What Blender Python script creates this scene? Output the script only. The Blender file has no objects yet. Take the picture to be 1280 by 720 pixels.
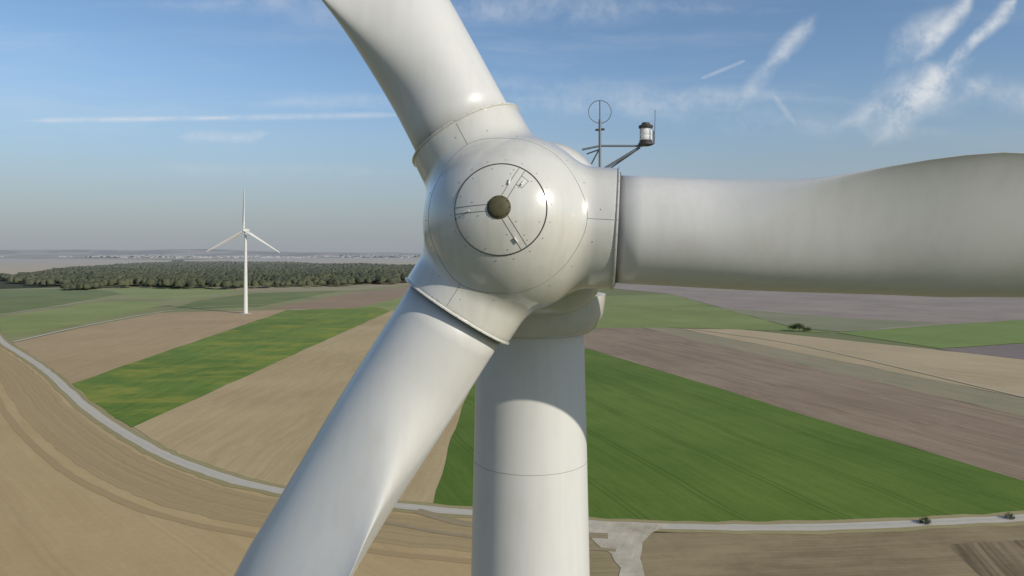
import bpy, bmesh, math, random
import numpy as np
from mathutils import Vector, Matrix, noise as mnoise
random.seed(7); np.random.seed(7)
scn = bpy.context.scene
COL = scn.collection
H = 65.0; F = 900.0
SUN = Vector((.70, -.56, .46)).normalized()

# ------------------------------------------------------------ helpers
def G(u, v):
    """image pixel column and row, unprojected from the level camera -> metres on the plain"""
    b = v-315.0  # image rows below the horizon
    return Vector((H*(u-640)/b, H*F/b, 0))

def new_mat(name):
    m = bpy.data.materials.new(name); m.use_nodes = True
    nt = m.node_tree
    return m, nt, nt.nodes['Principled BSDF']

class N:
    def __init__(s, nt): s.nt = nt
    def put(s, sock, v):
        if v is None: return
        if isinstance(v, bpy.types.NodeSocket): s.nt.links.new(v, sock)
        else: sock.default_value = v
    def m(s, op, a, b=None, c=None, clamp=False):
        n = s.nt.nodes.new('ShaderNodeMath'); n.operation = op; n.use_clamp = clamp
        for i, v in enumerate((a, b, c)): s.put(n.inputs[i], v)
        return n.outputs[0]
    def vm(s, op, a, b=None):
        n = s.nt.nodes.new('ShaderNodeVectorMath'); n.operation = op
        s.put(n.inputs[0], a); s.put(n.inputs[1], b)
        return n.outputs['Value'] if op in ('LENGTH', 'DOT_PRODUCT', 'DISTANCE') else n.outputs[0]
    def mix(s, f, a, b, mode='MIX'):
        n = s.nt.nodes.new('ShaderNodeMix'); n.data_type = 'RGBA'; n.blend_type = mode
        s.put(n.inputs[0], f); s.put(n.inputs[6], a); s.put(n.inputs[7], b)
        return n.outputs[2]
    def noise(s, vec, scale, detail=3, rough=.55, color=False):
        n = s.nt.nodes.new('ShaderNodeTexNoise'); s.put(n.inputs['Vector'], vec)
        n.inputs['Scale'].default_value = scale; n.inputs['Detail'].default_value = detail
        n.inputs['Roughness'].default_value = rough
        return n.outputs['Color' if color else 'Fac']
    def mapping(s, vec, rot=(0, 0, 0), scale=(1, 1, 1), loc=(0, 0, 0)):
        n = s.nt.nodes.new('ShaderNodeMapping'); s.put(n.inputs[0], vec)
        n.inputs['Rotation'].default_value = rot; n.inputs['Scale'].default_value = scale
        n.inputs['Location'].default_value = loc
        return n.outputs[0]
    def ramp(s, v, a, b, lo=0., hi=1.):
        n = s.nt.nodes.new('ShaderNodeMapRange'); n.interpolation_type = 'SMOOTHSTEP'
        s.put(n.inputs[0], v)
        for i, x in enumerate((a, b, lo, hi)): s.put(n.inputs[i+1], x)
        return n.outputs[0]
    def pos(s):
        return s.nt.nodes.new('ShaderNodeNewGeometry').outputs['Position']
    def comb(s, x, y, z=0.):
        n = s.nt.nodes.new('ShaderNodeCombineXYZ'); s.put(n.inputs[0], x); s.put(n.inputs[1], y); s.put(n.inputs[2], z)
        return n.outputs[0]

HAZE = (.385, .395, .41, 1)  # painted haze tint, mixed into the base colours of far surfaces
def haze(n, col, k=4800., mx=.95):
    """air haze painted into the base colour, paler and bluer far off (distance from the wind farm, in metres)"""
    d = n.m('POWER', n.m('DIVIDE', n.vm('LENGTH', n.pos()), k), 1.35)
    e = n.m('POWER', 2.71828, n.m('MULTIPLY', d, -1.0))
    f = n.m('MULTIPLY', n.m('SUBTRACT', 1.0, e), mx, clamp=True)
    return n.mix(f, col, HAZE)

def field_mat(name, c1, c2, ang=0., streak=.5, patch=.5, tram=0., seed=0., fine=.25, patch_scale=.012, tram_w=22.):
    m, nt, b = new_mat(name); n = N(nt)
    p = n.mapping(n.pos(), loc=(seed*37.3, seed*11.7, 0))
    rp = n.mapping(p, rot=(0, 0, -ang))
    wob = n.vm('SCALE', n.noise(p, .02, 1, color=True))
    wob.node.inputs['Scale'].default_value = 6
    rw = n.vm('ADD', rp, wob)
    s1 = n.noise(n.mapping(rw, scale=(.004, .22, 1)), 1, 3, .6)
    s2 = n.noise(n.mapping(rw, scale=(.012, 1.1, 1)), 1, 2, .6)
    pt = n.noise(p, patch_scale, 4, .6)
    fn = n.noise(p, .6, 3, .7)
    f = n.m('ADD', n.m('MULTIPLY', n.m('SUBTRACT', s1, .5), streak*2.6), .5)
    f = n.m('ADD', f, n.m('MULTIPLY', n.m('SUBTRACT', s2, .5), streak*2.2))
    f = n.m('ADD', f, n.m('MULTIPLY', n.m('SUBTRACT', pt, .5), patch*5))
    f = n.m('ADD', f, n.m('MULTIPLY', n.m('SUBTRACT', fn, .5), fine*3), clamp=True)
    col = n.mix(f, c1, c2)
    if tram:
        sep = nt.nodes.new('ShaderNodeSeparateXYZ'); nt.links.new(rw, sep.inputs[0])
        fr = n.m('FRACT', n.m('DIVIDE', sep.outputs[1], tram_w))
        t = n.m('ABSOLUTE', n.m('SUBTRACT', n.m('ABSOLUTE', n.m('SUBTRACT', fr, .5)), .04))
        mask = n.ramp(t, .022, .008, 0., 1.)
        col = n.mix(n.m('MULTIPLY', mask, tram), col, tuple(x*.55 for x in c1[:3])+(1,))
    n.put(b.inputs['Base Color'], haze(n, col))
    b.inputs['Roughness'].default_value = .95
    b.inputs['Specular IOR Level'].default_value = .1
    return m

def simple_mat(name, c, rough=.6, var=.15, scale=3., metal=0., hz=False, spec=.5):
    m, nt, b = new_mat(name); n = N(nt)
    f = n.noise(n.pos(), scale, 4)
    col = n.mix(f, tuple(x*(1-var) for x in c[:3])+(1,), tuple(min(1, x*(1+var)) for x in c[:3])+(1,))
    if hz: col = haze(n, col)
    n.put(b.inputs['Base Color'], col)
    b.inputs['Roughness'].default_value = rough; b.inputs['Metallic'].default_value = metal
    b.inputs['Specular IOR Level'].default_value = spec
    return m

def mesh_obj(name, verts, faces, mat=None, smooth=False, parent=None):
    me = bpy.data.meshes.new(name); me.from_pydata([tuple(v) for v in verts], [], faces); me.update()
    if smooth: me.polygons.foreach_set('use_smooth', [True]*len(me.polygons))
    o = bpy.data.objects.new(name, me); COL.objects.link(o)
    if mat: me.materials.append(mat)
    if parent: o.parent = parent; o.matrix_parent_inverse = parent.matrix_world.inverted()
    return o

def empty(name, loc):
    e = bpy.data.objects.new(name, None); COL.objects.link(e); e.location = loc
    e.matrix_world = Matrix.Translation(loc); e.empty_display_size = 1
    return e

def jitter_edges(pts, step, amp, seed):
    out = []
    n = len(pts)
    for i in range(n):
        a, b = pts[i], pts[(i+1) % n]
        L = (b-a).length; k = max(1, min(60, int(L/step)))
        d = (b-a).normalized(); q = Vector((-d.y, d.x, 0))
        for j in range(k):
            t = j/k; p = a.lerp(b, t)
            if j: p = p + q*amp*mnoise.noise(Vector((p.x*.03, p.y*.03, seed)))*2
            out.append(p)
    return out

layer = [0.01]
def field(name, px, mat, step=12, amp=.7):
    layer[0] += .012
    pts = jitter_edges([G(*p) for p in px], step, amp, len(name)*1.7)
    z = layer[0]
    vs = [(p.x, p.y, z) for p in pts]
    bm = bmesh.new(); f = bm.faces.new([bm.verts.new(v) for v in vs])
    bmesh.ops.triangulate(bm, faces=[f]); bmesh.ops.recalc_face_normals(bm, faces=bm.faces)
    me = bpy.data.meshes.new(name); bm.to_mesh(me); bm.free()
    if me.polygons[0].normal.z < 0: me.flip_normals()
    me.materials.append(mat)
    o = bpy.data.objects.new(name, me); COL.objects.link(o)
    return o

def edge_ang(p, q):
    d = G(*q)-G(*p); return math.atan2(d.y, d.x)

def spline(pts, sub=10):
    out = []
    P = [pts[0]*2-pts[1]]+list(pts)+[pts[-1]*2-pts[-2]]
    for i in range(1, len(P)-2):
        for j in range(sub):
            t = j/sub; a, b, c, d = P[i-1], P[i], P[i+1], P[i+2]
            out.append(.5*((2*b)+(c-a)*t+(2*a-5*b+4*c-d)*t*t+(3*b-a-3*c+d)*t**3))
    out.append(P[-2]); return out

def ribbon(name, px, w, mat, off=0., world=False, edge=.3, sub=10):
    layer[0] += .012
    pts = spline([G(*p) if not world else Vector(p) for p in px], sub)
    vs = []; fs = []; uv = []
    L = 0
    for i, p in enumerate(pts):
        a = pts[max(0, i-1)]; b = pts[min(len(pts)-1, i+1)]
        if i: L += (p-pts[i-1]).length
        d = (b-a).normalized(); q = Vector((-d.y, d.x, 0))
        ww = w(i/len(pts)) if callable(w) else w
        for s in (0, 1):
            e = edge*mnoise.noise(Vector((p.x*.15, p.y*.15, s*9.)))*2
            x = p+q*(off+(s-.5)*(ww+e))
            vs.append((x.x, x.y, layer[0])); uv.append((L, s*ww))
    for i in range(len(pts)-1):
        fs.append((2*i, 2*i+2, 2*i+3, 2*i+1))
    o = mesh_obj(name, vs, fs, mat)
    ul = o.data.uv_layers.new(name='UVMap')
    for lp in o.data.loops: ul.data[lp.index].uv = uv[lp.vertex_index]
    if o.data.polygons[0].normal.z < 0: o.data.flip_normals()
    return o

# ------------------------------------------------------------ ground
def ground():
    m, nt, b = new_mat('plain_patchwork'); n = N(nt)
    p = n.mapping(n.pos(), rot=(0, 0, .45), scale=(1/420., 1/1100., 1))
    v = nt.nodes.new('ShaderNodeTexVoronoi'); v.inputs['Scale'].default_value = 1
    v.inputs['Randomness'].default_value = .8; v.distance = 'CHEBYCHEV'
    n.put(v.inputs['Vector'], p)
    cr = nt.nodes.new('ShaderNodeValToRGB'); cr.color_ramp.interpolation = 'CONSTANT'
    cols = [(.50, .37, .20), (.32, .23, .14), (.54, .42, .25), (.13, .18, .06), (.44, .33, .20), (.12, .15, .05), (.28, .22, .14), (.54, .43, .27)]
    els = cr.color_ramp.elements
    els[0].color = cols[0]+(1,); els[1].position = .125; els[1].color = cols[1]+(1,)
    for i in range(2, 8):
        e = els.new(i/8); e.color = cols[i]+(1,)
    sep = nt.nodes.new('ShaderNodeSeparateColor'); nt.links.new(v.outputs['Color'], sep.inputs[0])
    nt.links.new(sep.outputs[0], cr.inputs[0])
    f = n.noise(n.pos(), .01, 5, .6)
    col = n.mix(.35, cr.outputs[0], n.mix(f, (.16, .13, .09, 1), (.42, .36, .25, 1)))
    # scattered woods on the far plain
    wd = n.noise(n.mapping(n.pos(), scale=(.0009, .00035, 1)), 1, 4, .55)
    col = n.mix(n.ramp(wd, .52, .56, 0, .9), col, (.035, .045, .022, 1))
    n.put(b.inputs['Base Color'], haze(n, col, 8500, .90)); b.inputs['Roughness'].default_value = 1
    b.inputs['Specular IOR Level'].default_value = 0
    S = 45000
    vs = []; fs = []
    K = 12
    for j in range(K+1):
        for i in range(K+1):
            vs.append((-S+2*S*i/K, -S+2*S*j/K, 0))
    for j in range(K):
        for i in range(K):
            a = j*(K+1)+i; fs.append((a, a+1, a+K+2, a+K+1))
    mesh_obj('ground', vs, fs, m)
ground()

A = edge_ang
far_tan = field_mat('stubble_far', (.42, .32, .17, 1), (.56, .43, .24, 1), .2, .3, .5)
field('stubble_field', [(-300, 352), (0, 346), (60, 337), (215, 328), (215, 325), (0, 323), (-300, 324)], far_tan)
field('stubble_field', [(225, 330), (520, 334), (700, 334), (700, 322), (330, 322.5), (230, 325)], far_tan)
g_dull = field_mat('meadow_dull', (.19, .195, .065, 1), (.30, .285, .12, 1), .4, .5, .5)
g_lite = field_mat('meadow_light', (.19, .23, .06, 1), (.29, .31, .10, 1), .7, .4, .4, .3)
g_dark = field_mat('meadow_dark', (.115, .155, .035, 1), (.19, .215, .06, 1), .5, .4, .5, .3)
b_red = field_mat('ploughed_far', (.26, .175, .10, 1), (.34, .24, .145, 1), A((340, 386), (515, 358)), .5, .3)
field('meadow', [(-400, 368), (-20, 362), (120, 358), (520, 355), (640, 352), (640, 372), (340, 388), (200, 391), (15, 427), (-60, 425), (-420, 425)], g_dull)
field('meadow', [(-300, 372), (0, 362), (110, 361), (160, 366), (60, 384), (0, 393), (-350, 410)], g_dark)
field('meadow', [(130, 361), (330, 358), (250, 372), (175, 374)], g_lite)
field('meadow', [(245, 376), (360, 361), (455, 358), (320, 384), (215, 387)], g_dark)
field('meadow', [(0, 398), (120, 377), (200, 377), (190, 386), (20, 420), (0, 415)], g_lite)
field('ploughed_field', [(330, 386), (440, 366), (560, 352), (700, 352), (700, 366), (520, 368), (440, 387)], b_red)
field('ploughed_field', [(255, 359), (520, 355), (440, 363), (330, 366)], field_mat('fallow', (.27, .24, .12, 1), (.36, .29, .16, 1), .3, .4))
field('meadow', [(430, 389), (530, 365), (640, 362), (640, 382), (500, 388)], g_lite)
field('stubble_field', [(16, 429), (110, 408), (205, 391), (365, 387), (90, 481)], field_mat('stubble_a', (.35, .245, .125, 1), (.47, .335, .185, 1), A((90, 481), (365, 387)), .4, .3, seed=2))
fa = A((165, 533), (480, 392))
field('stubble_field', [(165, 533), (485, 390), (640, 376), (640, 638), (540, 635), (350, 613), (240, 581)], field_mat('stubble_b', (.38, .28, .14, 1), (.51, .385, .21, 1), fa, .38, .38, .12, seed=3))
def strip_mat():
    m = field_mat('crop_strip', (.095, .165, .022, 1), (.165, .235, .038, 1), fa, .7, .5, .5, seed=5, tram_w=12)
    nt = m.node_tree; n = N(nt); b = nt.nodes['Principled BSDF']
    base = b.inputs['Base Color'].links[0].from_socket
    pt = n.noise(n.mapping(n.pos(), rot=(0, 0, -fa), scale=(.022, .05, 1)), 1, 5, .7)
    n.put(b.inputs['Base Color'], n.mix(n.ramp(pt, .45, .66, 0, .75), base, (.29, .285, .055, 1)))
    return m
field('crop_field', [(86, 481), (358, 388), (470, 384), (488, 389), (165, 535), (120, 508)], strip_mat())
ga = A((735, 437), (1280, 602))
field('crop_field', [(540, 637), (560, 560), (594, 470), (640, 436), (735, 436), (1280, 602), (1700, 730), (1700, 660), (1280, 645), (1100, 655), (900, 657), (760, 652)],
      field_mat('crop_green', (.082, .140, .018, 1), (.135, .198, .034, 1), ga, .5, .45, .4, seed=6, tram_w=24))
r1 = field_mat('ploughed_brown', (.23, .165, .11, 1), (.33, .245, .165, 1), ga, .7, .35, seed=7)
field('ploughed_field', [(640, 412), (790, 407), (1280, 521), (1700, 620), (1700, 735), (1280, 602), (735, 436), (640, 436)], r1)
field('ploughed_field', [(790, 407), (850, 411), (1280, 498), (1700, 585), (1700, 622), (1280, 521)], field_mat('fallow_grey', (.24, .215, .13, 1), (.33, .28, .175, 1), ga, .6, .3, seed=8))
field('stubble_field', [(850, 411), (925, 412), (1280, 449), (1700, 497), (1700, 587), (1280, 498)], field_mat('stubble_c', (.38, .29, .165, 1), (.50, .39, .235, 1), A((925, 412), (1280, 449)), .5, .3, seed=9))
field('meadow', [(640, 372), (840, 368), (990, 410), (1040, 416), (920, 412), (845, 410), (640, 410)], field_mat('meadow_b', (.16, .205, .055, 1), (.25, .28, .09, 1), .5, .4, .4, seed=10))
field('fallow_field', [(840, 368), (700, 354), (1280, 356), (1700, 362), (1700, 395), (1280, 401), (1050, 415), (990, 409)], field_mat('fallow_lilac', (.25, .20, .165, 1), (.35, .285, .23, 1), .25, .7, .4, seed=11))
field('meadow', [(900, 385), (1060, 398), (1180, 404), (1050, 415), (990, 409)], field_mat('meadow_c', (.20, .20, .105, 1), (.27, .26, .15, 1), .2, .5, .4, seed=14))
field('meadow', [(1045, 416), (1180, 406), (1280, 400), (1700, 388), (1700, 425), (1280, 429), (1175, 436)], field_mat('meadow_d', (.15, .21, .045, 1), (.21, .27, .08, 1), .3, .4, .4, seed=12))
field('ploughed_field', [(1170, 437), (1280, 430), (1700, 425), (1700, 500), (1280, 450)], field_mat('ploughed_lilac', (.18, .145, .13, 1), (.24, .19, .165, 1), .3, .5, .3, seed=13))
na = A((60, 500), (240, 600))
field('stubble_field', [(-600, 440), (5, 430), (60, 467), (110, 512), (170, 552), (240, 585), (350, 617), (540, 639), (600, 642), (600, 1100), (-900, 1100)],
      field_mat('stubble_near', (.41, .29, .138, 1), (.51, .375, .19, 1), na, .30, .25, .08, seed=15, patch_scale=.02))
field('stubble_field', [(600, 642), (770, 660), (800, 680), (830, 1100), (600, 1100)], field_mat('stubble_near_b', (.24, .19, .095, 1), (.36, .28, .15, 1), .1, .7, .6, seed=16, patch_scale=.05))
field('ploughed_field', [(790, 668), (1100, 662), (1280, 651), (1700, 640), (1900, 1100), (815, 1100)], field_mat('tilled_near', (.22, .165, .09, 1), (.33, .255, .14, 1), A((806, 670), (1280, 651)), .6, .6, seed=17, patch_scale=.03))
field('ploughed_field', [(1183, 682), (1290, 676), (1500, 670), (1600, 760), (1225, 722)], field_mat('tilled_dark', (.13, .095, .055, 1), (.28, .21, .125, 1), 1.3, 1.0, .4, seed=18))

def head_mat(nm, c1, c2, sc):
    m, nt, b = new_mat(nm); n = N(nt)
    tc = nt.nodes.new('ShaderNodeTexCoord').outputs['UV']
    s1 = n.noise(n.mapping(tc, scale=(.006, sc, 1)), 1, 3, .6)
    fn = n.noise(n.pos(), .4, 4, .7)
    f = n.m('ADD', n.m('MULTIPLY', s1, 1.3), n.m('MULTIPLY', fn, .5))
    f = n.m('SUBTRACT', f, .4, clamp=True)
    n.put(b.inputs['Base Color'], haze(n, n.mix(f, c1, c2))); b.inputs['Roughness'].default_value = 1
    b.inputs['Specular IOR Level'].default_value = 0
    return m
ROAD = [(-60, 395), (-15, 412), (6, 430), (28, 444), (60, 466), (110, 511), (170, 551), (240, 584), (350, 615), (540, 638), (660, 648), (760, 657), (900, 661), (1000, 661), (1100, 658), (1280, 649), (1500, 638), (1800, 628)]
ribbon('headland', ROAD[:11], 17, head_mat('headland_soil', (.31, .225, .115, 1), (.46, .345, .185, 1), .8), off=-14, edge=1.)
ribbon('wheel_track', ROAD[:11], 2.4, head_mat('wheel_soil', (.34, .245, .125, 1), (.42, .31, .165, 1), 1.2), off=-27, edge=.5)
ribbon('grass_verge', ROAD, 8.0, head_mat('verge_grass', (.22, .20, .085, 1), (.42, .34, .19, 1), .8), edge=1.2)
road_m = head_mat('gravel_road', (.40, .36, .29, 1), (.60, .54, .45, 1), 1.6)
ribbon('gravel_road', ROAD, 3.8, road_m, edge=.5)
field('gravel_yard', [(735, 655), (840, 657), (815, 668), (803, 680), (800, 700), (808, 760), (780, 760), (776, 712), (764, 694), (740, 676), (730, 664)], field_mat('chalk_gravel', (.40, .34, .24, 1), (.58, .51, .39, 1), 1.2, .5, .6, seed=20, patch_scale=.1), step=3, amp=.9)
ribbon('dirt_track', [(520, 640), (580, 656), (680, 668), (760, 672)], 3.2, head_mat('dirt', (.22, .18, .10, 1), (.40, .32, .20, 1), 1.2))
ribbon('dirt_track', [(480, 655), (580, 672), (680, 684), (770, 690)], 1.6, bpy.data.materials['dirt'])
ribbon('dirt_track', [(16, 428), (110, 407), (203, 390), (260, 384), (330, 381)], 3.5, road_m)
ribbon('dirt_track', [(-60, 402), (60, 385), (130, 375), (220, 374)], 3, road_m)
ribbon('dirt_track', [(868, 412), (1000, 432), (1280, 497), (1600, 570)], 3.0, head_mat('track_pale', (.40, .33, .22, 1), (.52, .43, .29, 1), 1.))

# ------------------------------------------------------------ vegetation
def ico(sub):
    bm = bmesh.new(); bmesh.ops.create_icosphere(bm, subdivisions=sub, radius=1)
    bm.verts.ensure_lookup_table()
    v = np.array([x.co[:] for x in bm.verts]); f = np.array([[q.index for q in fc.verts] for fc in bm.faces]); bm.free()
    keep = (v[f][:, :, 2].max(1) > -.35)
    return v, f[keep]
IV1, IF1 = ico(2)
def blob_mass(name, pts, mat):
    V = []; Fc = []; k = 0
    bv, bf = IV1, IF1
    for (x, y, z, rx, rz) in pts:
        v = bv*(1+np.random.uniform(-.30, .30, (len(bv), 1)))
        a = random.random()*6.28
        c, s = math.cos(a), math.sin(a)
        w = np.stack([(v[:, 0]*c-v[:, 1]*s)*rx+x, (v[:, 0]*s+v[:, 1]*c)*rx+y, v[:, 2]*rz+z], 1)
        V.append(w); Fc.append(bf+k); k += len(bv)
    V = np.concatenate(V); Fc = np.concatenate(Fc)
    me = bpy.data.meshes.new(name)
    me.vertices.add(len(V)); me.vertices.foreach_set('co', V.astype(np.float32).ravel())
    me.loops.add(len(Fc)*3); me.loops.foreach_set('vertex_index', Fc.astype(np.int32).ravel())
    me.polygons.add(len(Fc)); me.polygons.foreach_set('loop_start', np.arange(0, len(Fc)*3, 3, dtype=np.int32))
    me.polygons.foreach_set('loop_total', np.full(len(Fc), 3, dtype=np.int32))
    me.update(calc_edges=True); me.validate()
    me.materials.append(mat)
    o = bpy.data.objects.new(name, me); COL.objects.link(o); return o

def foliage_mat(name, c1, c2, sc, hz=True):
    m, nt, b = new_mat(name); n = N(nt)
    f = n.m('ADD', n.m('MULTIPLY', n.noise(n.pos(), sc, 3, .7), .6), n.m('MULTIPLY', n.noise(n.pos(), sc*.12, 3), .5))
    col = n.mix(n.ramp(f, .38, .72), c1, c2)
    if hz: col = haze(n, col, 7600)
    n.put(b.inputs['Base Color'], col); b.inputs['Roughness'].default_value = .9
    b.inputs['Specular IOR Level'].default_value = .05
    return m
FOR = foliage_mat('forest_foliage', (.020, .032, .008, 1), (.070, .072, .020, 1), .08)

def inside(p, poly):
    x, y = p; r = False; n = len(poly); j = n-1
    for i in range(n):
        xi, yi = poly[i]; xj, yj = poly[j]
        if ((yi > y) != (yj > y)) and x < (xj-xi)*(y-yi)/(yj-yi)+xi: r = not r
        j = i
    return r
def forest(name, px, n, h=13, r=9):
    poly = [tuple(G(*p)[:2]) for p in px]
    xs = [p[0] for p in poly]; ys = [p[1] for p in poly]; out = []
    while len(out) < n:
        p = (random.uniform(min(xs), max(xs)), random.uniform(min(ys), max(ys)))
        q = (p[0]+40*mnoise.noise(Vector((p[0]*.01, p[1]*.01, 0))), p[1]+60*mnoise.noise(Vector((p[0]*.012, p[1]*.012, 5))))
        if not inside(q, poly): continue
        hill = 1+.35*mnoise.noise(Vector((p[0]*.004, p[1]*.004, 2)))
        hh = h*random.uniform(.88, 1.12)*hill; rr = r*random.uniform(.6, 1.25)
        out.append((p[0], p[1], hh*.55, rr, hh*.45))
    return blob_mass(name, out, FOR)
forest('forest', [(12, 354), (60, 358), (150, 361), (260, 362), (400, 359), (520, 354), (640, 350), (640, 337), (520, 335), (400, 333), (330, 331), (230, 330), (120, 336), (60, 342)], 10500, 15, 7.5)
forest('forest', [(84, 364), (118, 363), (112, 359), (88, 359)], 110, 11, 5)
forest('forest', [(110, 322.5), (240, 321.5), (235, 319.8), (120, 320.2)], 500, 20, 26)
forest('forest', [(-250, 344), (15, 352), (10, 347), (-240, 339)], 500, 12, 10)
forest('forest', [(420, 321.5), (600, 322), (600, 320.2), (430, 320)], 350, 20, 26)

LEAF = foliage_mat('leaf_foliage', (.025, .038, .012, 1), (.08, .10, .035, 1), .9, False)
BARK = simple_mat('bark', (.10, .075, .05, 1), .9)
def tree(name, loc, h, w, bush=False, n=900):
    par = empty(name, loc); x0, y0, _ = loc
    bm = bmesh.new()
    def limb(a, b, r0, r1):
        a = Vector(a); b = Vector(b); d = (b-a).normalized(); q = d.orthogonal().normalized(); w2 = d.cross(q)
        A_ = [bm.verts.new(a+(q*math.cos(t)+w2*math.sin(t))*r0) for t in [i*math.pi/3 for i in range(6)]]
        B_ = [bm.verts.new(b+(q*math.cos(t)+w2*math.sin(t))*r1) for t in [i*math.pi/3 for i in range(6)]]
        for i in range(6): bm.faces.new((A_[i], A_[(i+1) % 6], B_[(i+1) % 6], B_[i]))
    tips = []
    top = (x0+.05*w, y0, h*.55)
    limb((x0, y0, 0), top, h*.035, h*.02)
    for i in range(9):
        a = i*2.4; s = (x0, y0, h*(.12 if bush else .3)+h*.03*i)
        t = (x0+math.cos(a)*w*.36, y0+math.sin(a)*w*.36, s[2]+h*random.uniform(.12, .38))
        limb(s, t, h*.014, h*.005); tips.append(t)
    tips.append((x0, y0, h*.82)); tips.append((x0+.1*w, y0, h*.65))
    me = bpy.data.meshes.new('trunk'); bm.to_mesh(me); bm.free(); me.materials.append(BARK)
    o = bpy.data.objects.new('trunk', me); COL.objects.link(o); o.parent = par; o.matrix_parent_inverse = par.matrix_world.inverted()
    vs = []; fs = []
    for i in range(n):
        t = random.choice(tips); rr = w*.17
        c = Vector(t)+Vector([random.gauss(0, 1)*rr*.7 for _ in range(3)]); c.z = max(c.z, h*.05)
        s = w*.035*random.uniform(.6, 1.5)
        u = Vector([random.gauss(0, 1) for _ in range(3)]).normalized(); v = u.orthogonal().normalized()
        k = len(vs); vs += [c-u*s, c+v*s*.7, c+u*s, c-v*s*.7]; fs.append((k, k+1, k+2, k+3))
    mesh_obj('foliage', vs, fs, LEAF, parent=par)
    return par
def at(u, v): p = G(u, v); return (p.x, p.y, 0)
tree('bush', at(1156, 656), 1.9, 2.4, True, 1000)
tree('bush', at(1262, 650), 1.9, 2.2, True, 800)
tree('tree', at(991, 414), 5.5, 7, n=900)
tree('tree', at(999, 414.5), 6.5, 8, n=900)
tree('bush', at(1009, 414.5), 3.8, 6, True, n=700)

def hills(name, dist, x0, x1, hmax, mat, seed, depth=2500):
    K = 160; vs = []; fs = []
    for i in range(K+1):
        t = i/K; x = x0+(x1-x0)*t
        h = hmax*(.45+.75*mnoise.noise(Vector((x*.00016+seed, seed, 0)))+.25*mnoise.noise(Vector((x*.0007, seed, 3))))
        h = max(h, 4)*min(1, 6*t, 6*(1-t))
        vs += [(x, dist, -1), (x, dist+depth*.5, h), (x, dist+depth, -1)]
    for i in range(K):
        a = 3*i; fs += [(a, a+3, a+4, a+1), (a+1, a+4, a+5, a+2)]
    mesh_obj(name, vs, fs, mat, True)
def hill_mat(name, k, mx):
    hm, hnt, hb = new_mat(name); hn = N(hnt)
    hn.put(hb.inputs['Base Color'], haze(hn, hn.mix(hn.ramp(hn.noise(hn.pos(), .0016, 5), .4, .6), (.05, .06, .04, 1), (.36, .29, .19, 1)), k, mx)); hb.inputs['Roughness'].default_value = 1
    hb.inputs['Specular IOR Level'].default_value = 0
    return hm
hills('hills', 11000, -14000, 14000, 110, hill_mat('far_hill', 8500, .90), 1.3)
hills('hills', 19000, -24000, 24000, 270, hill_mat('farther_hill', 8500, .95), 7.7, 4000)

def village(name, cx, cy, n, sx, sy, mat):
    vs = []; fs = []
    for i in range(n):
        x = cx+random.gauss(0, 1)*sx; y = cy+random.gauss(0, 1)*sy
        w = random.uniform(12, 34); d = random.uniform(10, 20); h = random.uniform(6, 10); r = h*random.uniform(.2, .5)
        k = len(vs)
        vs += [(x-w/2, y-d/2, 0), (x+w/2, y-d/2, 0), (x+w/2, y+d/2, 0), (x-w/2, y+d/2, 0),
               (x-w/2, y-d/2, h), (x+w/2, y-d/2, h), (x+w/2, y+d/2, h), (x-w/2, y+d/2, h), (x-w/2, y, h+r), (x+w/2, y, h+r)]
        fs += [tuple(k+j for j in q) for q in ((0, 1, 5, 4), (1, 2, 6, 9, 5), (2, 3, 7, 6), (3, 0, 4, 8, 7), (4, 5, 9, 8), (6, 7, 8, 9))]
    mesh_obj(name, vs, fs, mat)
vm_ = simple_mat('village_walls', (.50, .46, .41, 1), .9, .3, .02, hz=True)
village('distant_village', -3000, 8200, 90, 900, 350, vm_)
village('distant_village', -4600, 9500, 60, 1200, 300, vm_)
village('distant_village', -1700, 10200, 40, 700, 300, vm_)

# ------------------------------------------------------------ turbine materials
def paint(name, c, rough, dirt=.25, coat=.25):
    m, nt, b = new_mat(name); n = N(nt)
    p = n.pos()
    a = n.noise(p, .9, 4, .6); g = n.noise(n.mapping(p, scale=(5, 5, .5)), 1, 3, .65); sp = n.noise(p, 26, 2, .7)
    f = n.m('MULTIPLY', n.ramp(n.m('ADD', n.m('MULTIPLY', a, .5), n.m('MULTIPLY', g, .5)), .42, .72), dirt)
    col = n.mix(f, c, (c[0]*.66, c[1]*.63, c[2]*.57, 1))
    col = n.mix(n.ramp(sp, .70, .80, 0, dirt*.8), col, (.20, .17, .13, 1))
    n.put(b.inputs['Base Color'], col)
    n.put(b.inputs['Roughness'], n.m('ADD', rough, n.m('MULTIPLY', a, .12)))
    b.inputs['Coat Weight'].default_value = coat; b.inputs['Coat Roughness'].default_value = .08
    return m
P_BLADE = paint('blade_gelcoat', (.61, .595, .555, 1), .32, .22)
P_HUB = paint('spinner_gelcoat', (.60, .58, .52, 1), .18, .32, .7)
P_TOWER = paint('tower_paint', (.63, .615, .58, 1), .42, .18)
DARK = simple_mat('seal_dark', (.045, .04, .035, 1), .6)
SEAM = simple_mat('seam_grey', (.20, .185, .155, 1), .7)
BOLT = simple_mat('bolt_steel', (.30, .28, .24, 1), .45, metal=.2)
OLIVE = simple_mat('nose_rubber', (.080, .070, .028, 1), .65, .5, 14)
STEEL = simple_mat('galvanised_steel', (.16, .17, .18, 1), .5, metal=.4)

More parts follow.
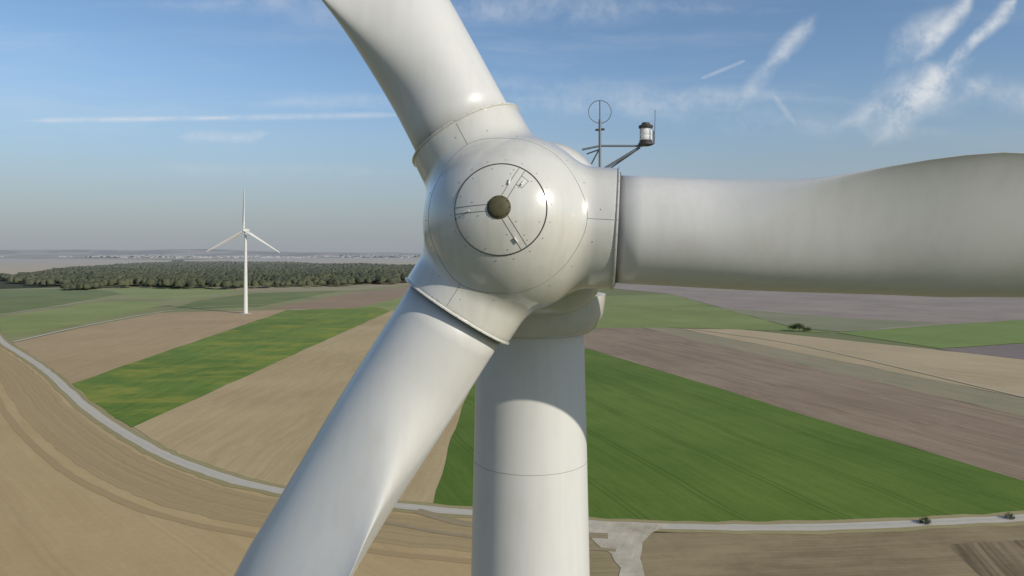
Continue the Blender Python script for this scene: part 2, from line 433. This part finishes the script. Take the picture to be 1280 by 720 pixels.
def blade_mesh(name, frame, Lb, phi0, mat, parent, r0=1.9, root=1.01, ns=72, scale=1., chord=2.4, start=3.2):
    """frame: (origin, e_r, e_t, e_b); sections lofted along e_r"""
    O, er, et, eb = frame
    rs = [r0, 2.4, 2.9, 3.1, 3.3, 3.5, 3.7, 3.9, 4.1, 4.3, 4.5, 4.7, 4.9, 5.2, 5.5, 5.9, 6.3, 6.8, 7.3, 7.8, 8.4, 9, 10, 11.5, 13, 15, 18, 22, 26, 30, 34, 38, 41, 43, Lb-.4, Lb]
    def ss(a, b, x):
        t = min(1, max(0, (x-a)/(b-a))); return t*t*(3-2*t)
    vs = []; fs = []
    for r in rs:
        far = min(1, max(0, (r-8)/(Lb-8)))
        tip = 1 if r < Lb-.45 else (.6 if r < Lb-.01 else .12)
        rho = root*(1-.10*ss(4, 8, r))*(1-.86*far**.6)*tip
        le = root*(1-.04*ss(3, 8, r))*(1-.75*far**.8)*tip
        g = ss(start, 8.2, r)**.85
        xt = (root+(chord-root)*g)*(1-.72*far**.9)*tip
        w = ss(start-.1, 6.5, r)
        phi = math.radians(phi0*(1-.55*ss(9, 40, r)))
        e_c = et*math.cos(phi)+eb*math.sin(phi); e_n = et*math.sin(phi)-eb*math.cos(phi)
        for k in range(ns):
            th = 2*math.pi*k/ns
            c, s = math.cos(th), math.sin(th)
            if c <= 0: X = c*le; Y = s*rho
            else:
                u = c
                X = u*xt
                full = math.sqrt(max(0, 1-u*u))
                tail = (1-u)**1.5*(1+1.5*u)*.97+.02*full
                Y = rho*((1-w)*full+w*tail)*(1 if s >= 0 else -1)
            vs.append(O+er*(r*scale)+e_c*(X*scale)+e_n*(Y*scale))
    n = len(rs)
    for i in range(n-1):
        for k in range(ns):
            a = i*ns+k; b = i*ns+(k+1) % ns
            fs.append((a, b, b+ns, a+ns))
    fs.append(tuple(range(ns))[::-1]); fs.append(tuple((n-1)*ns+k for k in range(ns)))
    o = mesh_obj(name, vs, fs, mat, True, parent)
    bm = bmesh.new(); bm.from_mesh(o.data); bmesh.ops.recalc_face_normals(bm, faces=bm.faces); bm.to_mesh(o.data); bm.free()
    return o

def lathe(name, prof, O, ax, mat, parent, seg=96, smooth=True, sharp=35):
    ax = ax.normalized(); q = ax.orthogonal().normalized(); w = ax.cross(q)
    vs = []; fs = []
    for (h, r) in prof:
        for k in range(seg):
            t = 2*math.pi*k/seg; vs.append(O+ax*h+(q*math.cos(t)+w*math.sin(t))*r)
    for i in range(len(prof)-1):
        for k in range(seg):
            a = i*seg+k; b = i*seg+(k+1) % seg; fs.append((a, b, b+seg, a+seg))
    fs.append(tuple(range(seg))[::-1]); fs.append(tuple((len(prof)-1)*seg+k for k in range(seg)))
    o = mesh_obj(name, vs, fs, mat, smooth, parent)
    bm = bmesh.new(); bm.from_mesh(o.data); bmesh.ops.recalc_face_normals(bm, faces=bm.faces)
    for e in bm.edges:
        if len(e.link_faces) == 2 and e.calc_face_angle(0) > math.radians(sharp): e.smooth = False
    bm.to_mesh(o.data); bm.free()
    return o

def tube(name, pts, r, mat, parent, cyclic=False):
    cu = bpy.data.curves.new(name, 'CURVE'); cu.dimensions = '3D'; cu.bevel_depth = r; cu.bevel_resolution = 2; cu.use_fill_caps = True
    s = cu.splines.new('POLY'); s.points.add(len(pts)-1)
    for i, p in enumerate(pts): s.points[i].co = (p[0], p[1], p[2], 1)
    s.use_cyclic_u = cyclic
    o = bpy.data.objects.new(name, cu); COL.objects.link(o); cu.materials.append(mat)
    o.parent = parent; o.matrix_parent_inverse = parent.matrix_world.inverted()
    return o

# ------------------------------------------------------------ main turbine
yaw = math.radians(7); tilt = math.radians(6.3)
n_ax = Vector((-math.sin(yaw)*math.cos(tilt), -math.cos(yaw)*math.cos(tilt), math.sin(tilt)))
Rv = Vector((math.cos(yaw), -math.sin(yaw), 0)); Uv = Rv.cross(-n_ax).normalized()
if Uv.z < 0: Uv = -Uv
HUB = Vector((.015, 13.8, H+.53))
TW = Vector((.44, 17.3, 0))
T = empty('wind_turbine', TW)
angs = [math.radians(a) for a in (-3, 118.5, 238)]

def sdf(P):
    x, y, z = P[..., 0], P[..., 1], P[..., 2]
    zz = np.where(z > 0, z/1.93, z/1.6)
    d = (np.sqrt((x/1.70)**2+(y/1.70)**2+zz**2)-1)*1.65
    rho = np.sqrt(x*x+y*y)
    back = np.maximum(rho-1.55, np.abs(z+.55)-.65)
    def smin(a, b, k):
        h = np.clip(.5+.5*(b-a)/k, 0, 1); return b*(1-h)+a*h-k*h*(1-h)
    d = smin(d, back, .15)
    for a in angs:
        e = np.array([math.cos(a), math.sin(a), 0]); h = x*e[0]+y*e[1]
        rr = np.sqrt(np.maximum(x*x+y*y+z*z-h*h, 0))
        c = np.maximum(np.maximum(rr-(1.14-.02*(h-2)), h-1.955), -h)
        d = smin(d, c, .20)
    return d
def surf_r(D):
    lo = np.full(D.shape[:-1], .3); hi = np.full(D.shape[:-1], 3.2)
    ts = np.linspace(3.2, .3, 60); found = np.zeros(D.shape[:-1], bool)
    prev = np.full(D.shape[:-1], 3.2)
    for t in ts[1:]:
        s = sdf(D*t) < 0
        new = s & ~found
        lo = np.where(new, t, lo); hi = np.where(new, prev, hi); found |= s
        prev = np.full_like(prev, t)
    for _ in range(24):
        mid = (lo+hi)/2; s = sdf(D*mid[..., None]) < 0
        lo = np.where(s, mid, lo); hi = np.where(s, hi, mid)
    return (lo+hi)/2
def to_w(p): return HUB+Rv*float(p[0])+Uv*float(p[1])+n_ax*float(p[2])
NT, NP = 384, 220
pol = np.linspace(0.0005, math.pi-.0005, NP); az = np.arange(NT)*2*math.pi/NT
PP, AA = np.meshgrid(pol, az, indexing='ij')
D = np.stack([np.sin(PP)*np.cos(AA), np.sin(PP)*np.sin(AA), np.cos(PP)], -1)
Rr = surf_r(D); W = D*Rr[..., None]
vs = [to_w(W[i, j]) for i in range(NP) for j in range(NT)]
fs = [(i*NT+j, i*NT+(j+1) % NT, (i+1)*NT+(j+1) % NT, (i+1)*NT+j) for i in range(NP-1) for j in range(NT)]
hubo = mesh_obj('spinner', vs, fs, P_HUB, True, T)
bm = bmesh.new(); bm.from_mesh(hubo.data); bmesh.ops.recalc_face_normals(bm, faces=bm.faces)
bm.to_mesh(hubo.data); bm.free()

def on_surf(dx, dy, dz, off=.0):
    d = np.array([[dx, dy, dz]], float); d /= np.linalg.norm(d)
    r = surf_r(d)[0]+off; return to_w(d[0]*r)
def rho_dir(rho, a):
    z = 1.93*math.sqrt(max(0, 1-(rho/1.70)**2)); return (rho*math.cos(a), rho*math.sin(a), z)
def ring(name, rho, r, mat, off=0.):
    tube(name, [on_surf(*rho_dir(rho, i*2*math.pi/96), off) for i in range(96)], r, mat, T, True)
ring('cap_seam', .78, .012, DARK)
ring('spinner_seam', 1.38, .0045, SEAM)
for a in (62, 182, 302):
    a = math.radians(a)
    for s in (-.055, .055):
        pts = []
        for i in range(14):
            rr = .2+i*(.76-.2)/13
            pts.append(on_surf(*rho_dir(math.hypot(rr, s), a+math.atan2(s, rr))))
        tube('cap_rib', pts, .0065, SEAM, T)
for a in angs:
    pts = []
    for i in range(12):
        t = i/11
        d = Vector(rho_dir(1.38, a)).normalized().lerp(Vector((math.cos(a), math.sin(a), .60)).normalized(), t)
        pts.append(on_surf(*d))
    tube('panel_seam', pts, .0045, SEAM, T)
def studs(name, locs, r, h, mat):
    bmx = bmesh.new()
    for (p, nrm) in locs:
        q = nrm.to_track_quat('Z', 'Y').to_matrix().to_4x4()
        bmesh.ops.create_cone(bmx, cap_ends=True, segments=8, radius1=r, radius2=r*.8, depth=h, matrix=Matrix.Translation(p)@q)
    me = bpy.data.meshes.new(name); bmx.to_mesh(me); bmx.free(); me.materials.append(mat)
    o = bpy.data.objects.new(name, me); COL.objects.link(o); o.parent = T; o.matrix_parent_inverse = T.matrix_world.inverted()
L = []
for rho, k, ph in ((.86, 18, .1), (.70, 12, .2), (1.46, 18, .05)):
    for i in range(k):
        p = on_surf(*rho_dir(rho, ph+i*2*math.pi/k)); L.append((p, (p-HUB).normalized()))
for i in range(9):
    a = math.radians((62, 182, 302)[i % 3]); s = (-.12, .12, .12)[i//3]; rr = (.45, .6, .35)[i//3]
    p = on_surf(*rho_dir(math.hypot(rr, s), a+math.atan2(s, rr))); L.append((p, (p-HUB).normalized()))
studs('spinner_bolts', L, .011, .016, BOLT)
brk = simple_mat('bracket_white', (.7, .68, .62, 1), .4)
for a, rr in ((50, .52), (72, .42), (300, .55), (188, .5)):
    a = math.radians(a)
    p0 = on_surf(*rho_dir(rr, a-.05), .03); p1 = on_surf(*rho_dir(rr+.09, a-.03), .03)
    tube('lifting_bracket', [p0, p1], .015, brk, T)
p0 = [on_surf(*rho_dir(r_, math.radians(a_)), 0.) for r_, a_ in ((.66, 57), (.66, 44), (.50, 42), (.48, 55))]
tube('hatch_seam', p0, .007, SEAM, T)
NOSE = to_w((0, 0, 1.93))
lathe('nose_knob', [(-.12, .205), (-.02, .205), (0.0, .195), (.01, .165), (.03, .160), (.045, .13), (.055, .08), (.06, .03)], NOSE, n_ax, OLIVE, T, 48)
L = [(NOSE+n_ax*.0+(Rv*math.cos(t)+Uv*math.sin(t))*.182, n_ax) for t in [i*math.pi/5 for i in range(10)]]
studs('nose_bolts', L, .012, .03, DARK)

for a, ph, ch, st in zip(angs, (-56, -50, -54), (2.22, 2.55, 2.3), (3.5, 2.9, 3.3)):
    er = Rv*math.cos(a)+Uv*math.sin(a); et = -Rv*math.sin(a)+Uv*math.cos(a); eb = -n_ax
    blade_mesh('blade', (HUB, er, et, eb), 44, ph, P_BLADE, T, chord=ch, start=st)
    lathe('root_flange', [(1.90, 1.10), (1.945, 1.160), (1.95, 1.168), (1.972, 1.168), (1.977, 1.160), (1.977, 1.04)], HUB, er, P_HUB, T, 128)
    lathe('root_seal', [(1.97, 1.085), (1.995, 1.080), (2.0, 1.02)], HUB, er, DARK, T, 128)
    L = []
    for i in range(28):
        t = i*2*math.pi/28; L.append((HUB+er*1.961+(et*math.cos(t)+eb*math.sin(t))*1.169, (et*math.cos(t)+eb*math.sin(t))))
    studs('flange_bolts', L, .009, .010, BOLT)

def nacelle(name, O, fwd, length, hw, hh, zc, mat, parent, d0=0., seg=80):
    side = Vector((fwd.y, -fwd.x, 0)).normalized()
    st = [(0, .70), (.06, .80), (.2, .90), (.5, .965), (1.0, 1.0), (length*.7, 1.0), (length*.9, .93), (length*.97, .86), (length, .76)]
    vs = []; fs = []
    for (d, s) in st:
        for k in range(seg):
            t = 2*math.pi*k/seg; c, sn = math.cos(t), math.sin(t); e = .66
            x = math.copysign(abs(c)**e, c)*hw*s; z = math.copysign(abs(sn)**e, sn)*hh*s
            if z > 0: x *= 1-.10*z/hh
            vs.append(O+fwd*(d0+d)+side*x+Vector((0, 0, zc+z)))
    for i in range(len(st)-1):
        for k in range(seg):
            a = i*seg+k; b = i*seg+(k+1) % seg; fs.append((a, b, b+seg, a+seg))
    fs.append(tuple(range(seg))[::-1]); fs.append(tuple((len(st)-1)*seg+k for k in range(seg)))
    o = mesh_obj(name, vs, fs, mat, True, parent)
    b2 = bmesh.new(); b2.from_mesh(o.data); bmesh.ops.recalc_face_normals(b2, faces=b2.faces); b2.to_mesh(o.data); b2.free()
    return o
back = Vector((math.sin(yaw), math.cos(yaw), 0))
nacelle('nacelle', Vector((HUB.x, HUB.y, H)), back, 9.5, 1.86, 2.0, .50, P_HUB, T, 1.45)
lathe('main_shaft_collar', [(1.1, 1.45), (1.7, 1.45)], HUB, -n_ax, DARK, T)
lathe('yaw_skirt', [(H-1.93, 1.30), (H-1.90, 1.42), (H-1.80, 1.56), (H-1.45, 1.74), (H-1.0, 1.80)], TW, Vector((0, 0, 1)), P_HUB, T)
prof = [(0, 2.35), (5, 2.3), (20, 2.05), (40, 1.68), (52, 1.52), (57.3, 1.42), (60, 1.36), (63.3, 1.28)]
lathe('tower', prof, TW, Vector((0, 0, 1)), P_TOWER, T, 160)
lathe('tower_joint', [(60.04, 1.350), (60.045, 1.362), (60.055, 1.362), (60.06, 1.350)], TW, Vector((0, 0, 1)), simple_mat('joint_grey', (.30, .285, .25, 1), .7), T, 160)
lathe('foundation', [(-.2, 5), (.25, 5), (.3, 4.9)], TW, Vector((0, 0, 1)), simple_mat('concrete', (.4, .38, .35, 1), .9), T)

Y = 19.0
def mp(px, pz, dy=0.): return Vector((px, Y+dy, H+pz))
tube('mast_pole', [mp(2.32, 1.3), mp(2.32, 3.5)], .035, STEEL, T)
tube('mast_pole_upper', [mp(2.32, 3.3), mp(2.32, 4.0)], .018, STEEL, T)
tube('lightning_ring', [mp(2.32+.30*math.cos(t), 3.70+.30*math.sin(t)) for t in [i*math.pi/20 for i in range(40)]], .011, STEEL, T, True)
tube('mast_arm', [mp(1.85, 2.70), mp(2.32, 2.80), mp(3.45, 2.80)], .028, STEEL, T)
tube('mast_arm', [mp(2.0, 2.62, .25), mp(2.32, 2.72, .1)], .02, STEEL, T)
tube('mast_strut', [mp(2.35, 2.15), mp(3.35, 2.75)], .035, STEEL, T)
tube('mast_strut', [mp(2.45, 2.12, .4), mp(3.4, 2.77, .1)], .022, STEEL, T)
tube('mast_strut', [mp(2.0, 2.1, .5), mp(2.32, 2.75)], .02, STEEL, T)
tube('mast_bracket', [mp(3.3, 2.77), mp(3.74, 2.86), mp(3.74, 3.2)], .022, STEEL, T)
tube('lightning_rod', [mp(3.76, 2.85), mp(3.78, 3.75)], .010, STEEL, T)
tube('wind_vane', [mp(2.2, 3.22), mp(2.44, 3.24)], .03, DARK, T)
LC = mp(3.53, 2.80); Z = Vector((0, 0, 1))
lathe('beacon_base', [(0, .12), (.03, .20), (.07, .20), (.08, .17), (.14, .17)], LC, Z, DARK, T, 32)
gm, gnt, gb = new_mat('beacon_lens'); gb.inputs['Base Color'].default_value = (.90, .89, .84, 1); gb.inputs['Roughness'].default_value = .08
gb.inputs['Transmission Weight'].default_value = .2
wv = gnt.nodes.new('ShaderNodeTexNoise'); wv.inputs['Scale'].default_value = 40; bp = gnt.nodes.new('ShaderNodeBump'); bp.inputs['Strength'].default_value = .2
gnt.links.new(wv.outputs[0], bp.inputs['Height']); gnt.links.new(bp.outputs[0], gb.inputs['Normal'])
lathe('beacon_lens', [(.14, .14), (.16, .155), (.22, .165), (.28, .15), (.30, .16), (.36, .165), (.42, .15), (.46, .14)], LC, Z, gm, T, 32, sharp=15)
lathe('beacon_cap', [(.46, .17), (.50, .19), (.53, .19), (.57, .11), (.61, .10), (.62, .04)], LC, Z, DARK, T, 32)
for i in range(4):
    t = i*math.pi/2+.5
    q = Vector((math.cos(t)*.185, math.sin(t)*.185, 0)); tube('beacon_guard', [LC+q+Z*.06, LC+q+Z*.5], .008, DARK, T)

# ------------------------------------------------------------ second turbine
B = at(307, 392)
T2 = empty('wind_turbine', B); BV = Vector(B)
lathe('tower', [(0, 2.3), (25, 2.0), (60, 1.5), (86, 1.2)], BV, Z, P_TOWER, T2, 48)
lathe('foundation', [(0, 6), (.4, 5.8)], BV, Z, bpy.data.materials['concrete'], T2, 32)
h2 = BV+Vector((-.4, -4.2, 87.5)); ax2 = Vector((-.05, -1, .08)).normalized()
R2 = Vector((1, -.05, 0)).normalized(); U2 = Vector((0, .08, 1)).normalized()
nacelle('nacelle', Vector((BV.x, BV.y-2.4, 0)), Vector((.05, 1, 0)).normalized(), 9.5, 1.9, 2.0, 87.6, P_TOWER, T2)
lathe('spinner', [(-1.6, 1.5), (-.8, 1.7), (.2, 1.7), (1.0, 1.4), (1.6, .9), (1.9, .3)], h2, ax2, P_TOWER, T2, 32)
for a in (91, 209, 329):
    a = math.radians(a)
    blade_mesh('blade', (h2, R2*math.cos(a)+U2*math.sin(a), -R2*math.sin(a)+U2*math.cos(a), -ax2), 46, 30, P_TOWER, T2, ns=24)

# ------------------------------------------------------------ world
w = bpy.data.worlds.new('World'); scn.world = w; w.use_nodes = True
nt = w.node_tree; n = N(nt); bg = nt.nodes['Background']
sky = nt.nodes.new('ShaderNodeTexSky'); sky.sky_type = 'NISHITA'; sky.sun_disc = False
sky.sun_elevation = math.asin(SUN.z); sky.sun_rotation = math.atan2(SUN.x, SUN.y)
sky.altitude = 150; sky.air_density = 1.0; sky.dust_density = .8; sky.ozone_density = 1.6
STR = .115
d = nt.nodes.new('ShaderNodeTexCoord').outputs['Generated']
sep = nt.nodes.new('ShaderNodeSeparateXYZ'); nt.links.new(d, sep.inputs[0])
x, y, z = sep.outputs
ys = n.m('MAXIMUM', y, .05)
a_ = n.m('DIVIDE', x, ys); b_ = n.m('DIVIDE', z, ys)
ab = n.comb(a_, b_)
wn = n.noise(ab, 9, 5, .6, color=True)
wob = n.vm('SCALE', n.vm('SUBTRACT', wn, (.5, .5, .5))); wob.node.inputs['Scale'].default_value = .030
abw = n.vm('ADD', ab, wob)
sp2 = nt.nodes.new('ShaderNodeSeparateXYZ'); nt.links.new(abw, sp2.inputs[0])
aw, bw = sp2.outputs[0], sp2.outputs[1]
puff = n.noise(n.vm('ADD', ab, wob), 20, 5, .68)
cir = n.noise(n.mapping(abw, rot=(0, 0, .08), scale=(1.6, 13, 1)), 1, 5, .6)
# contrails and wisps: ends, width, strength, solidity, wobbly
segs = [(20, 151, 300, 147, 5, .46, .9, 0), (250, 148, 510, 143, 6, .40, .9, 0), (215, 172, 345, 166, 10, .38, .8, 1), (620, 105, 900, 118, 22, .20, .6, 1), (870, 101, 938, 73, 3.5, .30, 1, 0),
        (925, 130, 985, 62, 15, .34, .8, 1), (968, 78, 1012, 28, 17, .62, .8, 1), (968, 120, 993, 154, 6, .26, .9, 0),
        (1128, 64, 1162, 30, 28, .50, .7, 1), (1150, 68, 1215, -5, 16, .85, .85, 1), (1188, 78, 1275, -5, 13, .9, .9, 1),
        (1092, 135, 1180, 92, 38, .70, .65, 1), (1105, 165, 1190, 85, 30, .45, .65, 1), (1170, 135, 1220, 112, 26, .30, .7, 1), (1225, 105, 1290, 126, 30, .36, .65, 1),
        (300, 5, 820, 10, 30, .32, .6, 1), (340, 128, 640, 124, 14, .26, .7, 1), (820, 140, 1100, 162, 26, .20, .5, 1), (680, 132, 880, 126, 22, .26, .6, 1), (190, 208, 480, 215, 12, .12, .6, 1)]
acc = None
for (u0, v0, u1, v1, wd, st, sol, wv_) in segs:
    ax, ay = (u0-640)/F, (315-v0)/F; bx, by = (u1-640)/F, (315-v1)/F
    dx, dy = bx-ax, by-ay; LL = math.hypot(dx, dy)
    dx /= LL; dy /= LL
    px_ = n.m('SUBTRACT', aw if wv_ else a_, ax); py_ = n.m('SUBTRACT', bw if wv_ else b_, ay)
    al = n.m('ADD', n.m('MULTIPLY', px_, dx), n.m('MULTIPLY', py_, dy))
    pe = n.m('ABSOLUTE', n.m('SUBTRACT', n.m('MULTIPLY', px_, dy), n.m('MULTIPLY', py_, dx)))
    over = n.m('MAXIMUM', n.m('SUBTRACT', n.m('ABSOLUTE', n.m('SUBTRACT', al, LL/2)), LL*.36), 0.)
    dist = n.m('ADD', pe, n.m('MULTIPLY', over, (.10 if LL > .15 else .5)))
    mk = n.ramp(dist, wd/F, 0., 0., 1.)
    tex = n.ramp(puff, .50-.42*sol, .86-.16*sol, 0., st)
    c = n.m('MULTIPLY', mk, tex)
    acc = c if acc is None else n.m('ADD', acc, c)
cmask = n.m('MULTIPLY', n.ramp(cir, .46, .82, 0, .22), n.ramp(b_, .04, .2))
acc = n.m('ADD', acc, cmask)
front = n.ramp(y, .1, .3)
acc = n.m('MINIMUM', n.m('MULTIPLY', acc, front), .88)
hz = n.ramp(z, .25, -.02, 0., .93)
deep = n.mix(1.0, sky.outputs[0], (.88, .97, 1.05, 1), 'MULTIPLY')
skyc = n.mix(hz, deep, (2.65, 2.9, 3.25, 1))
skyc = n.mix(acc, skyc, (6.4, 6.6, 6.8, 1))
nt.links.new(skyc, bg.inputs['Color']); bg.inputs['Strength'].default_value = STR
w.cycles.sampling_method = 'MANUAL'; w.cycles.sample_map_resolution = 256

sl = bpy.data.lights.new('sun', 'SUN'); sl.energy = 3.6; sl.angle = math.radians(.53); sl.color = (1, .94, .83)
so = bpy.data.objects.new('sun', sl); COL.objects.link(so); so.rotation_euler = SUN.to_track_quat('Z', 'Y').to_euler(); so.location = (0, 0, 200)

cam = bpy.data.cameras.new('camera'); co = bpy.data.objects.new('camera', cam); COL.objects.link(co)
cam.sensor_width = 36; cam.lens = F/1280*36; cam.shift_y = -45/1280; cam.clip_start = .1; cam.clip_end = 100000
co.location = (0, 0, H); co.rotation_euler = (math.radians(90), 0, 0)
scn.camera = co
scn.view_settings.view_transform = 'Standard'; scn.view_settings.look = 'None'; scn.view_settings.exposure = 0
